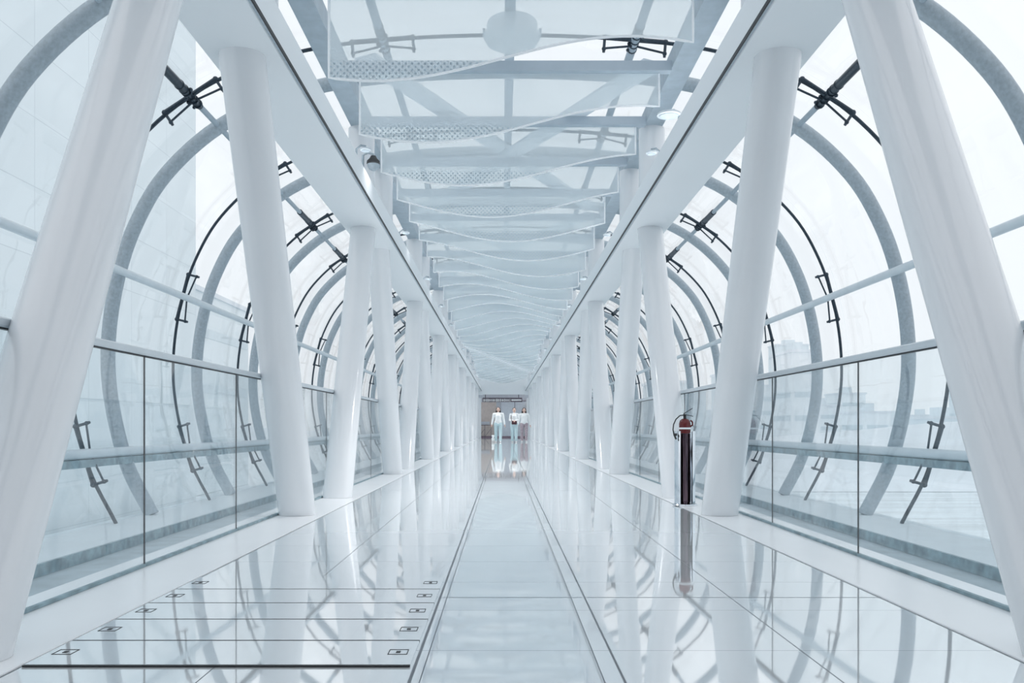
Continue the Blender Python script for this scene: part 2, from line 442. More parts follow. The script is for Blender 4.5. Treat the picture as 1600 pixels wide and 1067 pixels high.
# spider brackets: local x = along hoop, local z = inward, local y = along bridge
def make_spider(big=True):
    r = empty('spider_bracket')
    MB().tube([(-0.35, 0, 0), (-0.35, 0, 0.17)], 0.017, 8).add([], []).build('stub_post', M['dark'], r, True)
    MB().tube([(0.35, 0, 0), (0.35, 0, 0.17)], 0.017, 8).build('stub_post', M['dark'], r, True)
    MB().tube([(-0.35, 0, 0.125), (-0.03, 0.03, 0.06)], 0.013, 8).build('tie_arm', M['dark'], r, True)
    MB().tube([(0.35, 0, 0.125), (0.03, 0.03, 0.06)], 0.013, 8).build('tie_arm', M['dark'], r, True)
    for c, q in (((-0.35, 0, 0), 0.034), ((0.35, 0, 0), 0.034), ((0.35, 0, 0.13), 0.026), ((-0.35, 0, 0.13), 0.026)):
        MB().ball(c, q, 6).build('joint_knuckle', M['dark'], r, True)
    if big:
        h = MB().tube([(0, -0.34, 0.0), (0, -0.15, 0), (0, -0.12, 0.0), (0, 0.30, 0.0)], [0.05, 0.05, 0.042, 0.042], 12)
        for yy in (-0.33, -0.2, -0.12, 0.0, 0.10, 0.22): h.tube([(0, yy, 0), (0, yy + 0.02, 0)], 0.058, 12)
        h.ball((0.06, 0.04, 0.03), 0.024, 5).ball((-0.06, -0.16, 0.03), 0.024, 5).ball((0.055, 0.2, 0.03), 0.02, 5)
    else:
        h = MB().tube([(0, -0.05, 0.015), (0, 0.05, 0.015)], 0.026, 12)
        h.ball((0, 0.17, -0.01), 0.018, 5).tube([(0, 0.05, 0.0), (0, 0.17, -0.01)], 0.01, 6)
    h.build('hub_clamp', M['dark'], r, True)
    MB().tube([(-0.35, 0, 0), (0.35, 0, 0)], 0.028, 8).build('hoop_sleeve', M['dark'], r, True)
    reg(r); return r
SPP = {True: make_spider(True), False: make_spider(False)}; used = set()
WHERE = {0: 'halfway up', 1: 'high on', 2: 'low on', 3: 'at the roof above'}
cnt = 0
for pi, (sd, sname, px, pz, nn, lab) in enumerate(PURL):
    lvl = pi % 4
    for i, y in enumerate(ROD_Y):
        bg_ = lvl in (1, 3); o = SPP[bg_] if bg_ not in used else copy_tree(SPP[bg_]); used.add(bg_)
        inward = Vector((-nn.x, 0, -nn.y)); tang = Vector((0, 1, 0)).cross(inward)
        R = Matrix((tang, Vector((0, 1, 0)), inward)).transposed()
        o.matrix_world = Matrix.Translation((CX + px, y, pz)) @ R.to_4x4()
        tag(o, 'black spider bracket %s the %s glass, on the %s thin hoop' % (WHERE[lvl], sname, ORD[i]), 'glass bracket', 'spider brackets clamping the thin hoops', 'thing')

# dark sleeves on the high purlins, camera side of every hub
for sd, sname, px, pz, nn, lab in [PURL[1], PURL[5]]:
    p0 = None
    for i, y in enumerate(ROD_Y):
        if p0 is None: p0 = MB().tube([(0, -0.95, 0), (0, -0.2, 0)], 0.052, 12).build('purlin_sleeve', M['dark'], smooth=True); o = p0
        else: o = p0.copy(); C.objects.link(o)
        o.location = (CX + px, y, pz)
        tag(o, 'black sleeve on the high %s purlin beside the %s hoop bracket' % (sname, ORD[i]), 'purlin sleeve', 'black sleeves on the high purlins', 'thing')

# ---------------------------------------------------------------- main beams
for sname, sd, xc in SIDE:
    e = empty('walkway_beam', (-1.73 if sd < 0 else 1.825, 0, 3.23))
    MB().bbox(-0.25, 0.25, -2.5, YEND, 0, 0.30, 0.012).build('beam_body', M['beam'], e)
    xi = -sd * 0.25
    a, b = sorted((xi, xi - sd * 0.018))
    MB().box(a, b, -2.5, YEND, -0.004, 0.02).build('edge_flange', M['grey'], e)
    a, b = sorted((xi - sd * 0.0185, xi - sd * 0.026))
    MB().box(a, b, -2.5, YEND, -0.006, 0.022).build('edge_gasket', M['black'], e)
    tag(e, 'long pale box beam over the %s row of columns with thin dark edge' % sname, 'beam', 'two long beams over the columns', 'thing')
    # upper chord
    o = MB().box(-0.11, 0.11, -2.5, YEND, 0, 0.20).build('upper_chord', M['chord'], loc=(xc, 0, 4.42))
    tag(o, 'dark grey upper rail above the %s beam carrying the glass fin ends' % sname, 'beam', None, 'thing')

# ---------------------------------------------------------------- columns
def col_mesh(a, b, r=0.155):
    return MB().tube([a, b], r, 40)
for sname, sd, xc in SIDE:
    lst = []
    k = -1
    for k in range(-1, 10):
        y0 = PER * k
        lst.append((0.00205 * F + y0, 0.0033 * F + y0)); lst.append((0.00543 * F + y0, 0.00428 * F + y0))
    lst = sorted([q for q in lst if q[0] > 0.5 and q[0] < YEND - 0.2 and q[1] < YEND])
    protos = {}
    for i, (yb, yt) in enumerate(lst):
        key = yt > yb
        if key not in protos:
            e = MB().tube([(0, 0, 0.0), (0, yt - yb, 3.235)], 0.155, 40)
            # cut ends flat
            e.v = [(x, y, 0.004 if j < 40 else 3.229) for j, (x, y, z) in enumerate(e.v)]
            o = e.build('truss_column', M['white'], smooth=True); protos[key] = o
        else:
            o = protos[key].copy(); C.objects.link(o)
        o.location = (xc, yb, 0.003)
        if True:
            tag(o, 'white leaning tube column, %s from the camera in the %s row' % (ORD[i], sname), 'column', 'leaning columns of the %s row' % sname, 'thing')
    # upper posts
    pp = None; ps = []
    for k in range(0, 10):
        ps += [(0.0079 - 0.0047) * F + PER * k, (0.0092 - 0.0047) * F + PER * k]
    for i, y in enumerate([q for q in ps if q < YEND - 0.2]):
        if pp is None: pp = MB().tube([(0, 0, 3.53), (0, 0, 4.42)], 0.16, 32).build('upper_post', M['white'], smooth=True); o = pp
        else:
            o = pp.copy(); C.objects.link(o)
            if o.data != pp.data: o.data = pp.data
        o.location = (xc, y, 0)
        tag(o, 'short white post between %s beam and roof, %s post from the camera' % (sname, ORD[i]), 'post', 'upper posts over the %s beam' % sname, 'thing')

# ---------------------------------------------------------------- crossbeams, braces, blades
STEP = 0.001175 * F
Y0 = 0.00655 * F
NB = int((YEND - 0.3 - Y0) / STEP) + 1
c0 = None
for k in range(-2, NB):
    y = Y0 + STEP * k
    if c0 is None:
        c0 = MB().box(-1.66, 1.66, 0, 0.10, 0, 0.10).build('crossbeam', M['cross']); o = c0
    else: o = c0.copy(); C.objects.link(o)
    o.location = (CX, y, 4.40)
    i = k + 2
    lab = 'blue-grey crossbeam above a wavy glass fin, %s crossbeam from the camera' % ORD[i]
    tag(o, lab, 'crossbeam', 'roof crossbeams', 'thing')
# lengthwise tie
o = MB().box(-0.05, 0.05, -2, YEND, 0, 0.08).build('roof_tie', M['cross'], loc=(CX, 0, 4.62))
tag(o, 'narrow lengthwise tie bar along the middle of the roof', 'tie bar', None, 'thing')
bi = 0
for k in range(0, 7):
    ya, yb = Y0 + PER * k, Y0 + PER * (k + 1)
    for sg in (1, -1):
        zz = 4.50 + (0.056 if sg > 0 else 0.0) + 0.026
        o = MB().bar((-1.50 * sg, ya + 0.12, 0), (1.50 * sg, yb - 0.02, 0), 0.26, 0.05).build('diagonal_brace', M['brace'], loc=(CX, 0, zz))
        side = 'left-near to right-far' if sg > 0 else 'right-near to left-far'
        tag(o, 'pale flat diagonal roof plate running %s in the %s cross of the roof' % (side, ORD[k]), 'brace', 'crossed flat roof braces', 'thing')

def blade_bottom(t, t0, lam=1.42):
    return -(3.64 - 3.12) - 0.19 * math.cos(2 * math.pi * (t - t0) / lam)
YB0 = 0.00539 * F
W0, W1 = -1.474 - CX, 1.614 - CX
for k in range(-1, 33):
    y = YB0 + STEP * k
    if y > YEND - 0.6: break
    t0 = 0.12 + 0.10 * k
    e = empty('glass_fin', (CX, y + 0.05, 4.397))
    N = 48; top = []; bot = []
    th = 0.012
    vs = []; fs = []
    for i in range(N + 1):
        t = i / N; x = W0 + (W1 - W0) * t; z = blade_bottom(t, t0)
        vs += [(x, 0, 0), (x, 0, z), (x, th, 0), (x, th, z)]
    for i in range(N):
        a, b = 4 * i, 4 * i + 4
        fs += [(a, a + 1, b + 1, b), (a + 2, b + 2, b + 3, a + 3), (a + 1, a + 3, b + 3, b + 1), (a, b, b + 2, a + 2)]
    fs += [(0, 2, 3, 1), (4 * N, 4 * N + 1, 4 * N + 3, 4 * N + 2)]
    MB().add(vs, fs).build('fin_sheet', M['blade'], e)
    pts = [(W0, th / 2, -0.002)] + [(W0, th / 2, blade_bottom(0, t0) * q) for q in (0.35, 0.7)]
    pts += [(W0 + (W1 - W0) * i / N, th / 2, blade_bottom(i / N, t0)) for i in range(N + 1)]
    pts += [(W1, th / 2, blade_bottom(1, t0) * q) for q in (0.7, 0.35)] + [(W1, th / 2, -0.002)]
    MB().tube(pts, 0.012, 6).build('edge_glow_line', M['edge'], e, True)  # white tube paints the glow of light along the glass edge
    i = k + 1
    lab = 'translucent wavy-edged glass fin hanging under the roof, %s fin from the camera' % ORD[i]
    tag(e, lab, 'glass fin', 'wavy glass fins', 'thing')

# ---------------------------------------------------------------- balustrades
for sname, sd, xc in SIDE:
    xg = CX + sd * 1.98
    u0 = 0.00341 if sd < 0 else 0.00369
    k = -2; i = 0; g0 = None
    while True:
        y = (u0 + 0.001175 * k) * F; k += 1
        if y + STEP > YEND: break
        if g0 is None:
            g0 = empty('balustrade_screen')
            MB().box(-0.005, 0.005, 0.005, STEP - 0.005, 0.02, 1.125).build('pane', M['panel_glass'], g0)
            MB().box(-0.0035, 0.0035, -0.0035, 0.0035, 0.02, 1.125).build('edge_seal', M['black'], g0)
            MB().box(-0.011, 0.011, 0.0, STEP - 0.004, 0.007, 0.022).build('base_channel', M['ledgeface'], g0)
            reg(g0); o = g0
        else: o = copy_tree(g0)
        o.location = (xg, y, 0)
        lab = 'clear balustrade glass panel under the %s handrail, %s panel from the camera' % (sname, ORD[i])
        tag(o, lab, 'glass panel', 'balustrade panels of the %s side' % sname, 'thing')
        i += 1
    e = empty('handrail', (xg, 0, 1.15))
    MB().bbox(-0.03, 0.03, -2, YEND - 0.05, -0.022, 0.015, 0.006).build('rail_bar', M['rail'], e)
    MB().box(-0.012, 0.012, -2, YEND - 0.05, -0.027, -0.0225).build('rail_gasket', M['black'], e)
    tag(e, 'long flat steel handrail on top of the %s glass balustrade' % sname, 'handrail', None, 'thing')

# ---------------------------------------------------------------- floor access panels (left, near)
hs = [0.0020, 0.002232, 0.002479, 0.002708, 0.00294, 0.003178]
for i in range(len(hs) - 1):
    a, b = hs[i] * F, hs[i + 1] * F
    e = empty('access_panel', (-0.895, a, 0))
    MB().box(-0.605, 0.605, 0.0065, b - a - 0.0065, 0.0005, 0.006).build('cover_plate', M['panel'], e)
    for sx in (-1, 1):
        hx = sx * 0.55
        h = MB()
        yc = (b - a) / 2
        for q in ((-0.032, 0.032, yc - 0.03, yc - 0.027), (-0.032, 0.032, yc + 0.027, yc + 0.03), (-0.032, -0.0295, yc - 0.03, yc + 0.03), (0.0295, 0.032, yc - 0.03, yc + 0.03)):
            h.box(hx + q[0], hx + q[1], q[2], q[3], 0.0062, 0.0072)
        h.box(hx - 0.007, hx + 0.007, yc - 0.010, yc + 0.010, 0.0062, 0.0074)
        h.build('lift_handle', M['black'], e)
    # dark joint at the near edge
    MB().box(-0.605, 0.605, -0.0055, 0.0055, 0.0006, 0.0058).build('joint_seal', M['black'], e)
    tag(e, 'long narrow floor cover plate on the left with two lift handles, %s from the camera' % ORD[i], 'floor panel', 'floor cover plates with lift handles', 'thing')

# ---------------------------------------------------------------- fire extinguisher and its stand
EX, EY = 1.735, 7.93
e = empty('extinguisher_stand', (EX, EY, 0.006))
MB().lathe([(0.0, 0), (0.115, 0), (0.118, 0.006), (0.112, 0.014), (0.0, 0.016)], 40).build('base_plate', M['chrome'], e, True)
MB().lathe([(0.098, 0.016), (0.098, 0.70), (0.094, 0.705), (0.090, 0.70), (0.090, 0.016)], 48, a0=-math.pi / 2 + 0.62, a1=1.5 * math.pi - 0.62).build('shield_tube', M['chrome'], e, True)
tag(e, 'open-fronted chrome tube stand on the kerb beside the right columns', 'extinguisher stand')
x = empty('fire_extinguisher', (EX, EY, 0.023))
MB().lathe([(0.0, 0), (0.045, 0.0), (0.052, 0.02), (0.053, 0.66), (0.053, 0.665)], 32).build('cylinder_body', mat('dark_steel_body', (0.13, 0.09, 0.11), 0.1, metal=0.9), x, True)
MB().lathe([(0.0545, 0.67), (0.0545, 0.76), (0.045, 0.79), (0.025, 0.805), (0.0, 0.808)], 32).build('red_shoulder', M['red'], x, True)
MB().lathe([(0.0555, 0.705), (0.0555, 0.722)], 32).build('white_band', M['edge'], x, True)
MB().tube([(0, 0, 0.80), (0, 0, 0.845)], 0.014, 12).build('valve', M['black'], x, True)
v = MB(); v.bar((-0.012, 0, 0.848), (0.078, -0.01, 0.828), 0.012, 0.006); v.bar((-0.012, 0, 0.852), (0.072, -0.01, 0.905), 0.012, 0.006); v.build('squeeze_lever', M['black'], x)
MB().tube([(0.045, -0.02, 0.73), (0.07, -0.02, 0.745), (0.068, -0.02, 0.775), (0.05, -0.02, 0.79)], 0.008, 8).build('pressure_gauge', M['red'], x, True)
hp = [(-0.012, -0.01, 0.84), (-0.05, -0.02, 0.835), (-0.09, -0.03, 0.80), (-0.115, -0.04, 0.75), (-0.122, -0.05, 0.70), (-0.113, -0.06, 0.65), (-0.095, -0.065, 0.61)]
hz = MB().tube([(a, c, b_) for a, c, b_ in [(p[0], p[1], p[2]) for p in hp]], [0.006] * 5 + [0.008, 0.009], 8); hz.build('hose', M['black'], x, True)
MB().ball((-0.098, -0.065, 0.655), 0.014, 6).build('hose_clip', M['black'], x, True)
tag(x, 'slim fire extinguisher with red shoulder and black hose held in the chrome stand', 'fire extinguisher')

# ---------------------------------------------------------------- lamps on the beams, dome camera, drum lamp
em = bpy.data.materials.new('lit_diffuser'); em.use_nodes = True
eb = em.node_tree.nodes['Principled BSDF']; eb.inputs['Emission Color'].default_value = (1, 0.98, 0.97, 1); eb.inputs['Emission Strength'].default_value = 1.0
LD = bpy.data.lights.new('added_fill_spot', 'SPOT'); LD.spot_size = math.radians(112); LD.spot_blend = 0.5; LD.shadow_soft_size = 0.06; LD.energy = 250; LD.color = (1.0, 0.975, 0.97)  # spot light added inside the discs to brighten floor and distant columns
def disc_lamp(x, u, z, r, label, side):
    y = u * F; e = empty('disc_downlight', (x, y, z))
    MB().lathe([(0.0, 0), (r * 0.82, 0.0), (r, 0.006), (r, 0.022), (r * 0.7, 0.03), (0, 0.032)], 32).build('lamp_disc', M['lamp'], e, True)
    MB().lathe([(r * 0.80, -0.001), (r * 0.80, -0.004), (0, -0.004)], 32).build('diffuser', M['grey'], e, True)
    if u > 0.0062:
        lo = bpy.data.objects.new('added_fill_light', LD); C.objects.link(lo); lo.parent = e; lo.location = (0, 0, -0.012)
    sx = side * 0.10
    MB().tube([(0, 0, 0.03), (0, 0, 0.05), (sx * 0.5, 0, 0.06), (sx, 0, 0.02), (sx, 0, 3.528 - z)], 0.012, 8).build('mounting_arm', M['grey'], e, True)
    tag(e, label, 'downlight', 'disc downlights above the beams', 'thing')
disc_lamp(1.63, 0.00628, 3.80, 0.115, 'largest white disc downlight, above the right beam near the second glass fin', 1)
disc_lamp(1.645, 0.00708, 3.77, 0.06, 'small disc downlight over the right beam in front of the nearest visible post', 1)
disc_lamp(1.645, 0.0101, 3.77, 0.06, 'small disc downlight over the right beam, beyond the two nearest posts', 1)
disc_lamp(-1.50, 0.00700, 3.77, 0.06, 'small disc downlight over the left beam just before the dome camera', -1)
disc_lamp(-1.515, 0.0100, 3.77, 0.06, 'small disc downlight over the left beam beyond the dome camera', -1)
for k in range(1, 10):  # row of discs continued as added fill for the distant columns
    for sx, sn in ((-1, 'left'), (1, 'right')):
        disc_lamp(-1.515 if sx < 0 else 1.645, 0.0101 + 0.003 * k, 3.77, 0.06, 'tiny added disc downlight far along the %s beam, %s beyond the two nearest lights' % (sn, ORD[k - 1]), sx)
e = empty('dome_camera', (-1.50, 0.00742 * F, 3.80))
MB().lathe([(0, 0.09), (0.03, 0.09), (0.045, 0.06), (0.075, 0.03), (0.078, 0.0), (0.07, -0.01)], 24).build('camera_housing', M['black'], e, True)
MB().lathe([(0.072, -0.008), (0.070, -0.03), (0.05, -0.065), (0.02, -0.08), (0, -0.082)], 24).build('camera_dome', M['grey'], e, True)
MB().tube([(0, 0, 0.085), (0, 0, 0.11), (-0.06, 0, 0.13), (-0.12, 0, 0.10), (-0.12, 0, -0.275)], 0.014, 8).build('mounting_arm', M['grey'], e, True)
tag(e, 'dark dome security camera above the left beam beside the glass fins', 'camera')
e = empty('drum_lamp', (CX + 0.02, 0.0061 * F, 4.60))
MB().lathe([(0, 0), (0.235, 0), (0.24, -0.01), (0.24, -0.10), (0.265, -0.11), (0.27, -0.14), (0.24, -0.19), (0.15, -0.215), (0, -0.222)], 48).build('lamp_drum', M['lamp'], e, True)
for a in (-1, 1): MB().box(a * 0.268 - 0.012, a * 0.268 + 0.012, -0.02, 0.02, -0.12, -0.06).build('side_clip', M['grey'], e)
MB().tube([(0, 0, 0), (0, 0, 0.03)], 0.05, 16).build('lamp_mount', M['grey'], e, True)
tag(e, 'round drum lamp hanging under the middle of the roof at the top of the view', 'lamp')

# ---------------------------------------------------------------- hall at the far end
tag(MB().box(-6, 6, YEND, YEND + 9, -0.25, -0.002).build('floor_hall', M['hallfloor']), kind='structure')
HW = YEND + 1.6
tag(MB().box(-6, 6, HW, HW + 0.2, 0, 5.5).build('wall_back', M['hallgrey']), kind='structure')
tag(MB().box(-0.02, 2.6, HW - 0.06, HW - 0.005, 2.60, 2.62).build('trim_20', M['skirt']), kind='structure')
tag(MB().box(-6, 6, HW - 0.03, HW - 0.001, 0.0, 0.10).build('baseboard_back', M['skirt']), kind='structure')
o = MB().box(-2.6, -0.45, HW - 0.05, HW - 0.002, 0.11, 2.5).build('wall_panel', M['tan']); tag(o, 'tan panel on the hall wall behind the woman with arms down', 'panel')
e = empty('sliding_door', (0.85, HW - 0.05, 0.10))
MB().box(-0.95, -0.02, 0, 0.04, 0, 2.42).build('door_leaf', M['door'], e); MB().box(0.02, 0.80, 0, 0.04, 0, 2.42).build('door_leaf', M['door'], e)
MB().box(-0.985, -0.955, -0.01, 0.04, 0, 2.45).build('door_frame', M['hallgrey'], e)
MB().box(-0.018, 0.018, 0.0, 0.04, 0, 2.42).build('door_frame', M['signface'], e)
tag(e, 'pale grey double door in the hall wall behind the person holding a bag', 'door')
o = MB().box(1.68, 2.1, HW - 0.3, HW - 0.06, 0.0, 2.35).build('timber_post', M['orange']); tag(o, 'orange timber post at the right edge of the hall opening', 'post')
e = empty('overhead_sign', (-0.4, YEND + 0.5, 2.62))
MB().box(-1.0, 1.75, 0, 0.08, -0.14, 0.16).build('sign_board', M['signface'], e)
t = MB(); xx = -0.92
random.seed(3)
while xx < 0.95:
    wd = random.choice((0.05, 0.07, 0.09)); hh = random.choice((0.17, 0.2, 0.23))
    t.lathe([(wd / 2, 0), (wd / 2 - 0.03, 0)], 12)
    for q in range(len(t.v) - 24, len(t.v)):
        v_ = t.v[q]; t.v[q] = (xx + v_[0], -0.006, -0.02 + v_[1] * hh / wd)
    xx += wd + 0.03
t.box(1.0, 1.7, -0.01, -0.002, -0.06, 0.05)
t.build('sign_lettering', M['signtext'], e)
for a in (-0.8, 1.5): MB().tube([(a, 0.04, 0.16), (a, 0.04, 1.5)], 0.02, 8).build('sign_hanger', M['black'], e)
tag(e, 'long dark overhead sign with white lettering above the hall entrance', 'sign')
for sx, nm in ((-1, 'left'), (1, 'right')):
    e = empty('portal_pier', (CX + sx * 1.72, YEND + 0.15, 0))
    MB().box(-0.16, 0.16, 0, 0.3, 0, 2.75).build('pier_shaft', M['white'], e)
    MB().box(-0.26, 0.26, -0.05, 0.34, 2.751, 2.95).build('pier_capital', M['hallgrey'], e)
    MB().box(-0.26, 0.26, -0.06, 0.35, 2.951, 3.02).build('capital_band', M['edge'], e)
    MB().box(-0.26, 0.26, -0.06, 0.35, 3.021, 3.10).build('capital_band', M['black'], e)
    tag(e, 'banded pier at the %s side of the hall entrance' % nm, 'pier', None, 'thing')
e = empty('waiting_counter', (-1.25, YEND + 0.9, 0))
MB().box(-0.45, 0.45, 0, 0.35, 0.86, 0.89).build('counter_top', M['bag'], e)
MB().box(-0.40, 0.35, 0.10, 0.3, 0.891, 1.12).build('display_case', M['hallgrey'], e)
for a in (-0.43, 0.0, 0.43): MB().box(a - 0.015, a + 0.015, 0.02, 0.05, 0, 0.859).build('leg', M['signface'], e)
MB().tube([(-0.4, 0.03, 0.1), (-0.02, 0.03, 0.6)], 0.012, 6).build('cross_stay', M['signface'], e)
MB().tube([(0.03, 0.03, 0.1), (0.4, 0.03, 0.6)], 0.012, 6).build('cross_stay', M['signface'], e)
tag(e, 'dark-topped counter with cross stays against the tan wall in the hall', 'counter')

tag(MB().box(-1.7, 1.84, YEND + 0.02, YEND + 0.12, 2.98, 4.9).build('wall_header', M['beam']), kind='structure')
tag(MB().box(-6, 6, -3.4, -3.1, -0.75, 5.9).build('wall_unseen_blocker', M['blocker']), kind='structure')  # unseen wall added behind the camera to block skylight and darken near faces
# ---------------------------------------------------------------- people
def remesh(o, vox, sm=4):
    q = o.modifiers.new('remesh', 'REMESH'); q.mode = 'VOXEL'; q.voxel_size = vox; q.use_smooth_shade = True
    q = o.modifiers.new('smooth', 'SMOOTH'); q.iterations = sm; q.factor = 0.5
def chain(mb, pts):
    for i in range(len(pts) - 1):
        (a, ra), (b, rb) = pts[i], pts[i + 1]
        mb.tube([a, b], [ra, rb], 14)
    for p, r in pts: mb.ball(p, r * 0.995, 7)
    return mb
def hand(mb, w, d, side, curl=0.25):
    """palm + four fingers + thumb hanging from wrist w in direction d"""
    w = Vector(w); d = Vector(d).normalized(); fw = Vector((0, -1, 0)); fw = (fw - d * fw.dot(d)).normalized(); inn = d.cross(fw) 
    palm = [(w, 0.024), (w + d * 0.045, 0.027), (w + d * 0.08, 0.024)]; chain(mb, palm)
    for off, ln in ((-0.036, 0.068), (-0.012, 0.080), (0.012, 0.075), (0.035, 0.058)):
        b = w + d * 0.078 + fw * (-off)
        k = b + d * ln * 0.5 + inn * side * 0.006; t = b + d * ln + inn * side * ln * curl
        chain(mb, [(w + d * 0.05 + fw * (-off * 0.7), 0.014), (b, 0.0095), (k, 0.0085), (t, 0.007)])
    tb = w + d * 0.03 + fw * 0.022
    chain(mb, [(tb, 0.014), (tb + d * 0.03 + fw * 0.022, 0.011), (tb + d * 0.062 + fw * 0.026, 0.009)])
def person(loc, label, H=1.68, wide=1.0, hair='long', hold=False, top='blouse', legs='jeans', stride=0.12, head_turn=0.0, bag=False):
    e = empty('person', loc); s = H / 1.68
    def P(x, y, z): return (x * s * wide, y * s, z * s)
    sh = 0.185; hip = 0.095
    body = MB()
    chain(body, [(P(0, 0, 0.95), 0.105 * s), (P(0, 0, 1.08), 0.115 * s), (P(0, 0, 1.25), 0.14 * s), (P(0, 0, 1.36), 0.09 * s), (P(0, -0.005, 1.43), 0.046 * s), (P(0, -0.01, 1.50), 0.044 * s)])
    chain(body, [(P(-sh, 0, 1.355), 0.055 * s), (P(0, 0, 1.37), 0.07 * s), (P(sh, 0, 1.355), 0.055 * s)])
    chain(body, [(P(-hip * 0.7, 0, 0.90), 0.09 * s), (P(hip * 0.7, 0, 0.90), 0.09 * s)])
    body.ball(P(0, -0.012, 1.575), 0.1 * s, 10, (0.76, 0.92, 1.12))
    body.ball(P(0, -0.06, 1.52), 0.045 * s, 7, (0.9, 0.9, 0.8))
    body.tube([P(0, -0.098, 1.585), P(0, -0.122, 1.55)], [0.008 * s, 0.014 * s], 8)      # nose
    for q in (-1, 1): body.ball(P(q * 0.077, 0, 1.565), 0.024 * s, 6, (0.4, 0.8, 1.2))    # ears
    knees = {}; ank = {}
    for q in (-1, 1):
        st = stride * q
        K = P(q * 0.10, -st * 0.5 - 0.02, 0.49); A = P(q * 0.095, -st, 0.085)
        knees[q] = K; ank[q] = A
        chain(body, [(P(q * hip, 0, 0.88), 0.08 * s), (K, 0.054 * s), (P(q * 0.098, -st * 0.75, 0.33), 0.052 * s), (A, 0.036 * s)])
    arms = {}
    for q in (-1, 1):
        S = P(q * sh, 0, 1.355)
        if hold: E = P(q * 0.235, -0.03, 1.09); W = P(q * 0.07, -0.20, 1.05)
        else: E = P(q * 0.235, 0.01, 1.08); W = P(q * 0.275, -0.06, 0.85)
        arms[q] = (S, E, W)
        chain(body, [(S, 0.048 * s), (E, 0.036 * s), (W, 0.023 * s)])
        dd = Vector(W) - Vector(E)
        hand(body, W, dd, -q, 0.25 if not hold else 0.5)
    ob = body.build('body', M['skin'], e, True); remesh(ob, 0.006, 1)
    # shirt
    sm = MB()
    chain(sm, [(P(0, 0, 1.00), 0.165 * s), (P(0, 0, 1.12), 0.155 * s), (P(0, 0, 1.25), 0.155 * s), (P(0, 0, 1.36), 0.10 * s)])
    chain(sm, [(P(-0.07, 0, 0.97), 0.115 * s), (P(0.07, 0, 0.97), 0.115 * s)])
    chain(sm, [(P(-sh, 0, 1.35), 0.068 * s), (P(0, 0, 1.375), 0.075 * s), (P(sh, 0, 1.35), 0.068 * s)])
    for q in (-1, 1):
        S, E, W = arms[q]; Wc = Vector(E).lerp(Vector(W), 0.9)
        chain(sm, [(S, 0.066 * s), (E, 0.056 * s), (tuple(Wc), 0.042 * s)])
    o = sm.build(top, M['blouse'], e, True); remesh(o, 0.012, 3)
    tr = MB()
    chain(tr, [(P(-0.06, 0, 0.92), 0.125 * s), (P(0.06, 0, 0.92), 0.125 * s)])
    for q in (-1, 1):
        A = Vector(ank[q]) + Vector((0, 0, 0.02))
        chain(tr, [(P(q * hip, 0, 0.88), 0.108 * s), (knees[q], 0.078 * s), (tuple(A), 0.070 * s)])
    o = tr.build('trousers', M[legs], e, True); remesh(o, 0.012, 3)
    hr = MB()
    hr.ball(P(0, 0.018, 1.60), 0.1 * s, 10, (0.90, 1.0, 1.12))
    if hair == 'long':
        for q in (-1, 1): chain(hr, [(P(q * 0.055, 0.03, 1.62), 0.045 * s), (P(q * 0.078, 0.03, 1.50), 0.038 * s), (P(q * 0.095, 0.035, 1.36), 0.03 * s)])
        chain(hr, [(P(0, 0.06, 1.60), 0.07 * s), (P(0, 0.085, 1.42), 0.07 * s), (P(0, 0.12, 1.30), 0.05 * s)])
    # keep the face clear
    hr.v = [(x, max(y, -0.035 * s) if z < 1.612 * s else y, z) for x, y, z in hr.v]
    o = hr.build('hair', M['hair'], e, True); remesh(o, 0.011, 2)
    for q in (-1, 1):
        MB().ball(P(q * 0.031, -0.096, 1.592), 0.010 * s, 6).build('eye', M['hair'], e, True)
        A = ank[q]
        f = MB(); chain(f, [((A[0], A[1] + 0.03, 0.045), 0.043), ((A[0] + q * 0.005, A[1] - 0.07, 0.038), 0.038), ((A[0] + q * 0.012, A[1] - 0.15, 0.03), 0.030)])
        f.v = [(x, y, max(z, 0.002)) for x, y, z in f.v]
        f.build('shoe', M['shoe'], e, True)
    MB().tube([P(-0.022, -0.108, 1.526), P(0, -0.112, 1.523), P(0.022, -0.108, 1.526)], 0.005 * s, 6).build('mouth', M['red'], e, True)
    tag(e, label, 'person')
    return e
PY = 40.6
person((-0.22, PY, 0), 'person with long dark hair in white blouse and pale jeans walking, arms down', 1.70, 1.12, 'long')
person((0.56, PY, 0), 'person with short dark hair, pale jeans and white top holding a dark bag', 1.67, 0.9, 'short', hold=True, stride=0.08)
person((1.06, PY + 0.7, 0), 'person with long dark hair in white blouse and mauve patterned trousers', 1.68, 1.1, 'long', legs='mauve', stride=0.06)
e = empty('shoulder_bag', (0.56, PY - 0.22, 0.93))
MB().box(-0.13, 0.13, -0.06, 0.06, -0.06, 0.11).build('bag_body', M['bag'], e, bevel=0.03)
MB().tube([(-0.12, 0.0, 0.10), (-0.15, 0.12, 0.3), (-0.12, 0.20, 0.44)], 0.012, 8).build('bag_strap', M['bag'], e, True)
tag(e, 'dark burgundy shoulder bag held at the waist by the short-haired person', 'bag')
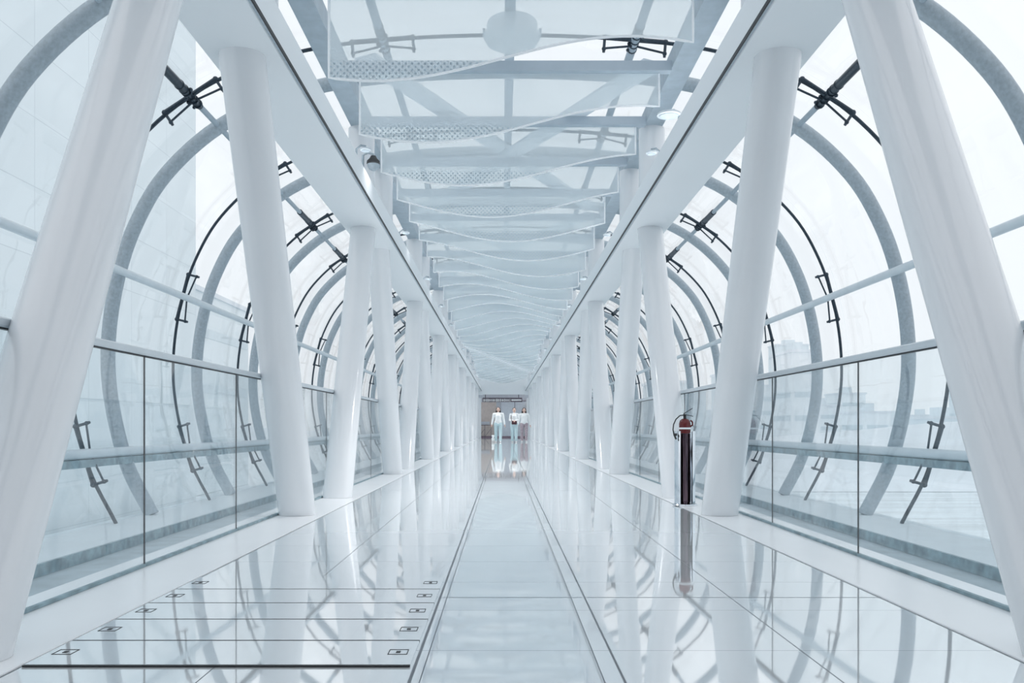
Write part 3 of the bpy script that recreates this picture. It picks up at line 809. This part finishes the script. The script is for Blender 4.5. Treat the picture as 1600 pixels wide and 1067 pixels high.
# small white dog beside the left person
d = MB()
chain(d, [((0, -0.10, 0.17), 0.075), ((0, 0.02, 0.17), 0.068), ((0, 0.13, 0.18), 0.07)])
chain(d, [((0, -0.10, 0.19), 0.05), ((0, -0.17, 0.27), 0.045)])
d.ball((0, -0.19, 0.30), 0.062, 8); chain(d, [((0, -0.22, 0.285), 0.034), ((0, -0.27, 0.275), 0.022)])
for q in (-1, 1):
    chain(d, [((q * 0.04, -0.11, 0.15), 0.035), ((q * 0.04, -0.115, 0.08), 0.022), ((q * 0.04, -0.12, 0.02), 0.02)])
    chain(d, [((q * 0.04, 0.13, 0.16), 0.045), ((q * 0.042, 0.10, 0.105), 0.028), ((q * 0.042, 0.145, 0.065), 0.018), ((q * 0.042, 0.125, 0.02), 0.02)])
    chain(d, [((q * 0.045, -0.175, 0.34), 0.022), ((q * 0.065, -0.18, 0.30), 0.015)])
chain(d, [((0, 0.18, 0.21), 0.025), ((0, 0.23, 0.28), 0.02), ((0, 0.22, 0.33), 0.015)])
e = empty('small_dog', (-0.47, PY + 0.1, 0.0))
o = d.build('dog_body', M['blouse'], e, True); remesh(o, 0.010, 2)
f = MB().ball((0.024, -0.242, 0.31), 0.008, 5).ball((-0.024, -0.242, 0.31), 0.008, 5).ball((0, -0.293, 0.278), 0.010, 5); f.build('eyes_and_nose', M['black'], e, True)
tag(e, 'small fluffy white dog walking beside the leg of the long-haired person in jeans', 'dog')

# ---------------------------------------------------------------- outside
tag(MB().box(-1500, 1500, -100, 2500, -12, -11).build('water', M['water']), kind='structure')
tag(MB().box(-28, -9, -60, 130, -10.9, -6.0).build('path_quay', M['road']), kind='structure')
tag(MB().box(16, 60, -60, 60, -10.9, -7.5).build('path_promenade', M['road']), kind='structure')
def building(name, x0, x1, y0, y1, z1, m, label, wm=None, rows=0, cols=0, z0=-10.95):
    e = empty(name, ((x0 + x1) / 2, y0, z0))
    cx = (x0 + x1) / 2
    b = MB().box(x0 - cx, x1 - cx, 0, y1 - y0, 0, z1 - z0); b.build('wall', M[m], e)
    MB().box(x0 - cx - 0.4, x1 - cx + 0.4, -0.4, y1 - y0 + 0.4, z1 - z0, z1 - z0 + 0.8).build('roof', M['cityroof'], e)
    MB().box(-(x1 - x0) * 0.2, (x1 - x0) * 0.15, (y1 - y0) * .3, (y1 - y0) * .6, z1 - z0 + 0.8, z1 - z0 + 3.5).build('roof_plant', M['city2'], e)
    for r in range(rows):
        wz = 4 + (z1 - z0 - 6) * (r + 0.5) / rows
        MB().box(x0 - cx + 1, x1 - cx - 1, -0.12, -0.005, wz - 0.8, wz + 0.8).build('window_band', M['citywin'], e)
        fx = x0 - cx if x0 > 0 else x1 - cx
        sg = -1 if x0 > 0 else 1
        a, b2 = sorted((fx + sg * 0.005, fx + sg * 0.12))
        MB().box(a, b2, 1, y1 - y0 - 1, wz - 0.8, wz + 0.8).build('window_band', M['citywin'], e)
    tag(e, label, 'building', None, 'thing')
# big pale panelled building on the left
building('office_block', -52, -31, 8, 84, 46, 'facade', 'large pale panel-clad building filling the view through the left glass')
building('office_block', -75, -52, 95, 170, 24, 'facade', 'lower pale building beyond the large panel-clad block on the left', rows=3)
# right: city skyline
random.seed(11)
sky = []
for i in range(26):
    ang = 0.20 + 0.62 * i / 25
    dist = 240 + 140 * ((i * 7) % 3) / 2 + (i % 2) * 30
    sky.append((math.tan(ang) * dist, dist))
for i, (bx, by) in enumerate(sky):
    wdt = random.uniform(7, 14); h = random.choice((3, 5, 8, 11, 15, 20)) * by / 330 + random.uniform(-1, 3)
    if i in (6, 17): h += 14 ; wdt = 8
    lab = ['low pale waterfront building', 'broad pale city block', 'tall pale tower', 'stepped pale apartment block'][(2 if i in (6, 17) else i % 2 if h < 12 else 3)]
    building('city_building', bx - wdt / 2, bx + wdt / 2, by, by + 18, h, random.choice(('city', 'city2')),
             '%s across the water on the right skyline, %s from the walkway end' % (lab, ORD[i]), rows=random.choice((2, 3, 4)))
building('tower_block', 152, 170, 462, 476, 46, 'city2', 'slender pale tower seen just right of the second right column', rows=6)
def ridge(name, y, x0, x1, zs, m, label, seed):
    random.seed(seed); N = 60; vs = []; fs = []
    ph = [random.uniform(0, 6.28) for _ in range(5)]
    for i in range(N + 1):
        t = i / N; x = x0 + (x1 - x0) * t
        h = zs * (0.55 + 0.25 * math.sin(3 * t + ph[0]) + 0.15 * math.sin(9 * t + ph[1]) + 0.07 * math.sin(23 * t + ph[2])) * math.sin(math.pi * min(1, max(0, t))) ** 0.4
        vs += [(x, y - 40, 0), (x, y, h * 0.75 + 0.01), (x, y + 30, h + 0.02), (x, y + 160, 0)]
    for i in range(N):
        for k in range(3): a = 4 * i + k; fs.append((a, a + 1, a + 5, a + 4))
        a = 4 * i; fs.append((a, a + 4, a + 7, a + 3))
    fs += [(0, 3, 2, 1), (4 * N, 4 * N + 1, 4 * N + 2, 4 * N + 3)]
    o = MB().add(vs, fs).build(name, M[m], smooth=True, loc=(0, 0, -10.95)); tag(o, label, kind='structure')
ridge('hill', 700, 120, 1100, 58, 'hill', 'pale hill', 5)
ridge('terrain_shore', 190, 40, 330, 16, 'hill', 'low shore', 8)
ridge('hill_left', 600, -900, -80, 50, 'hill', 'pale hill', 9)
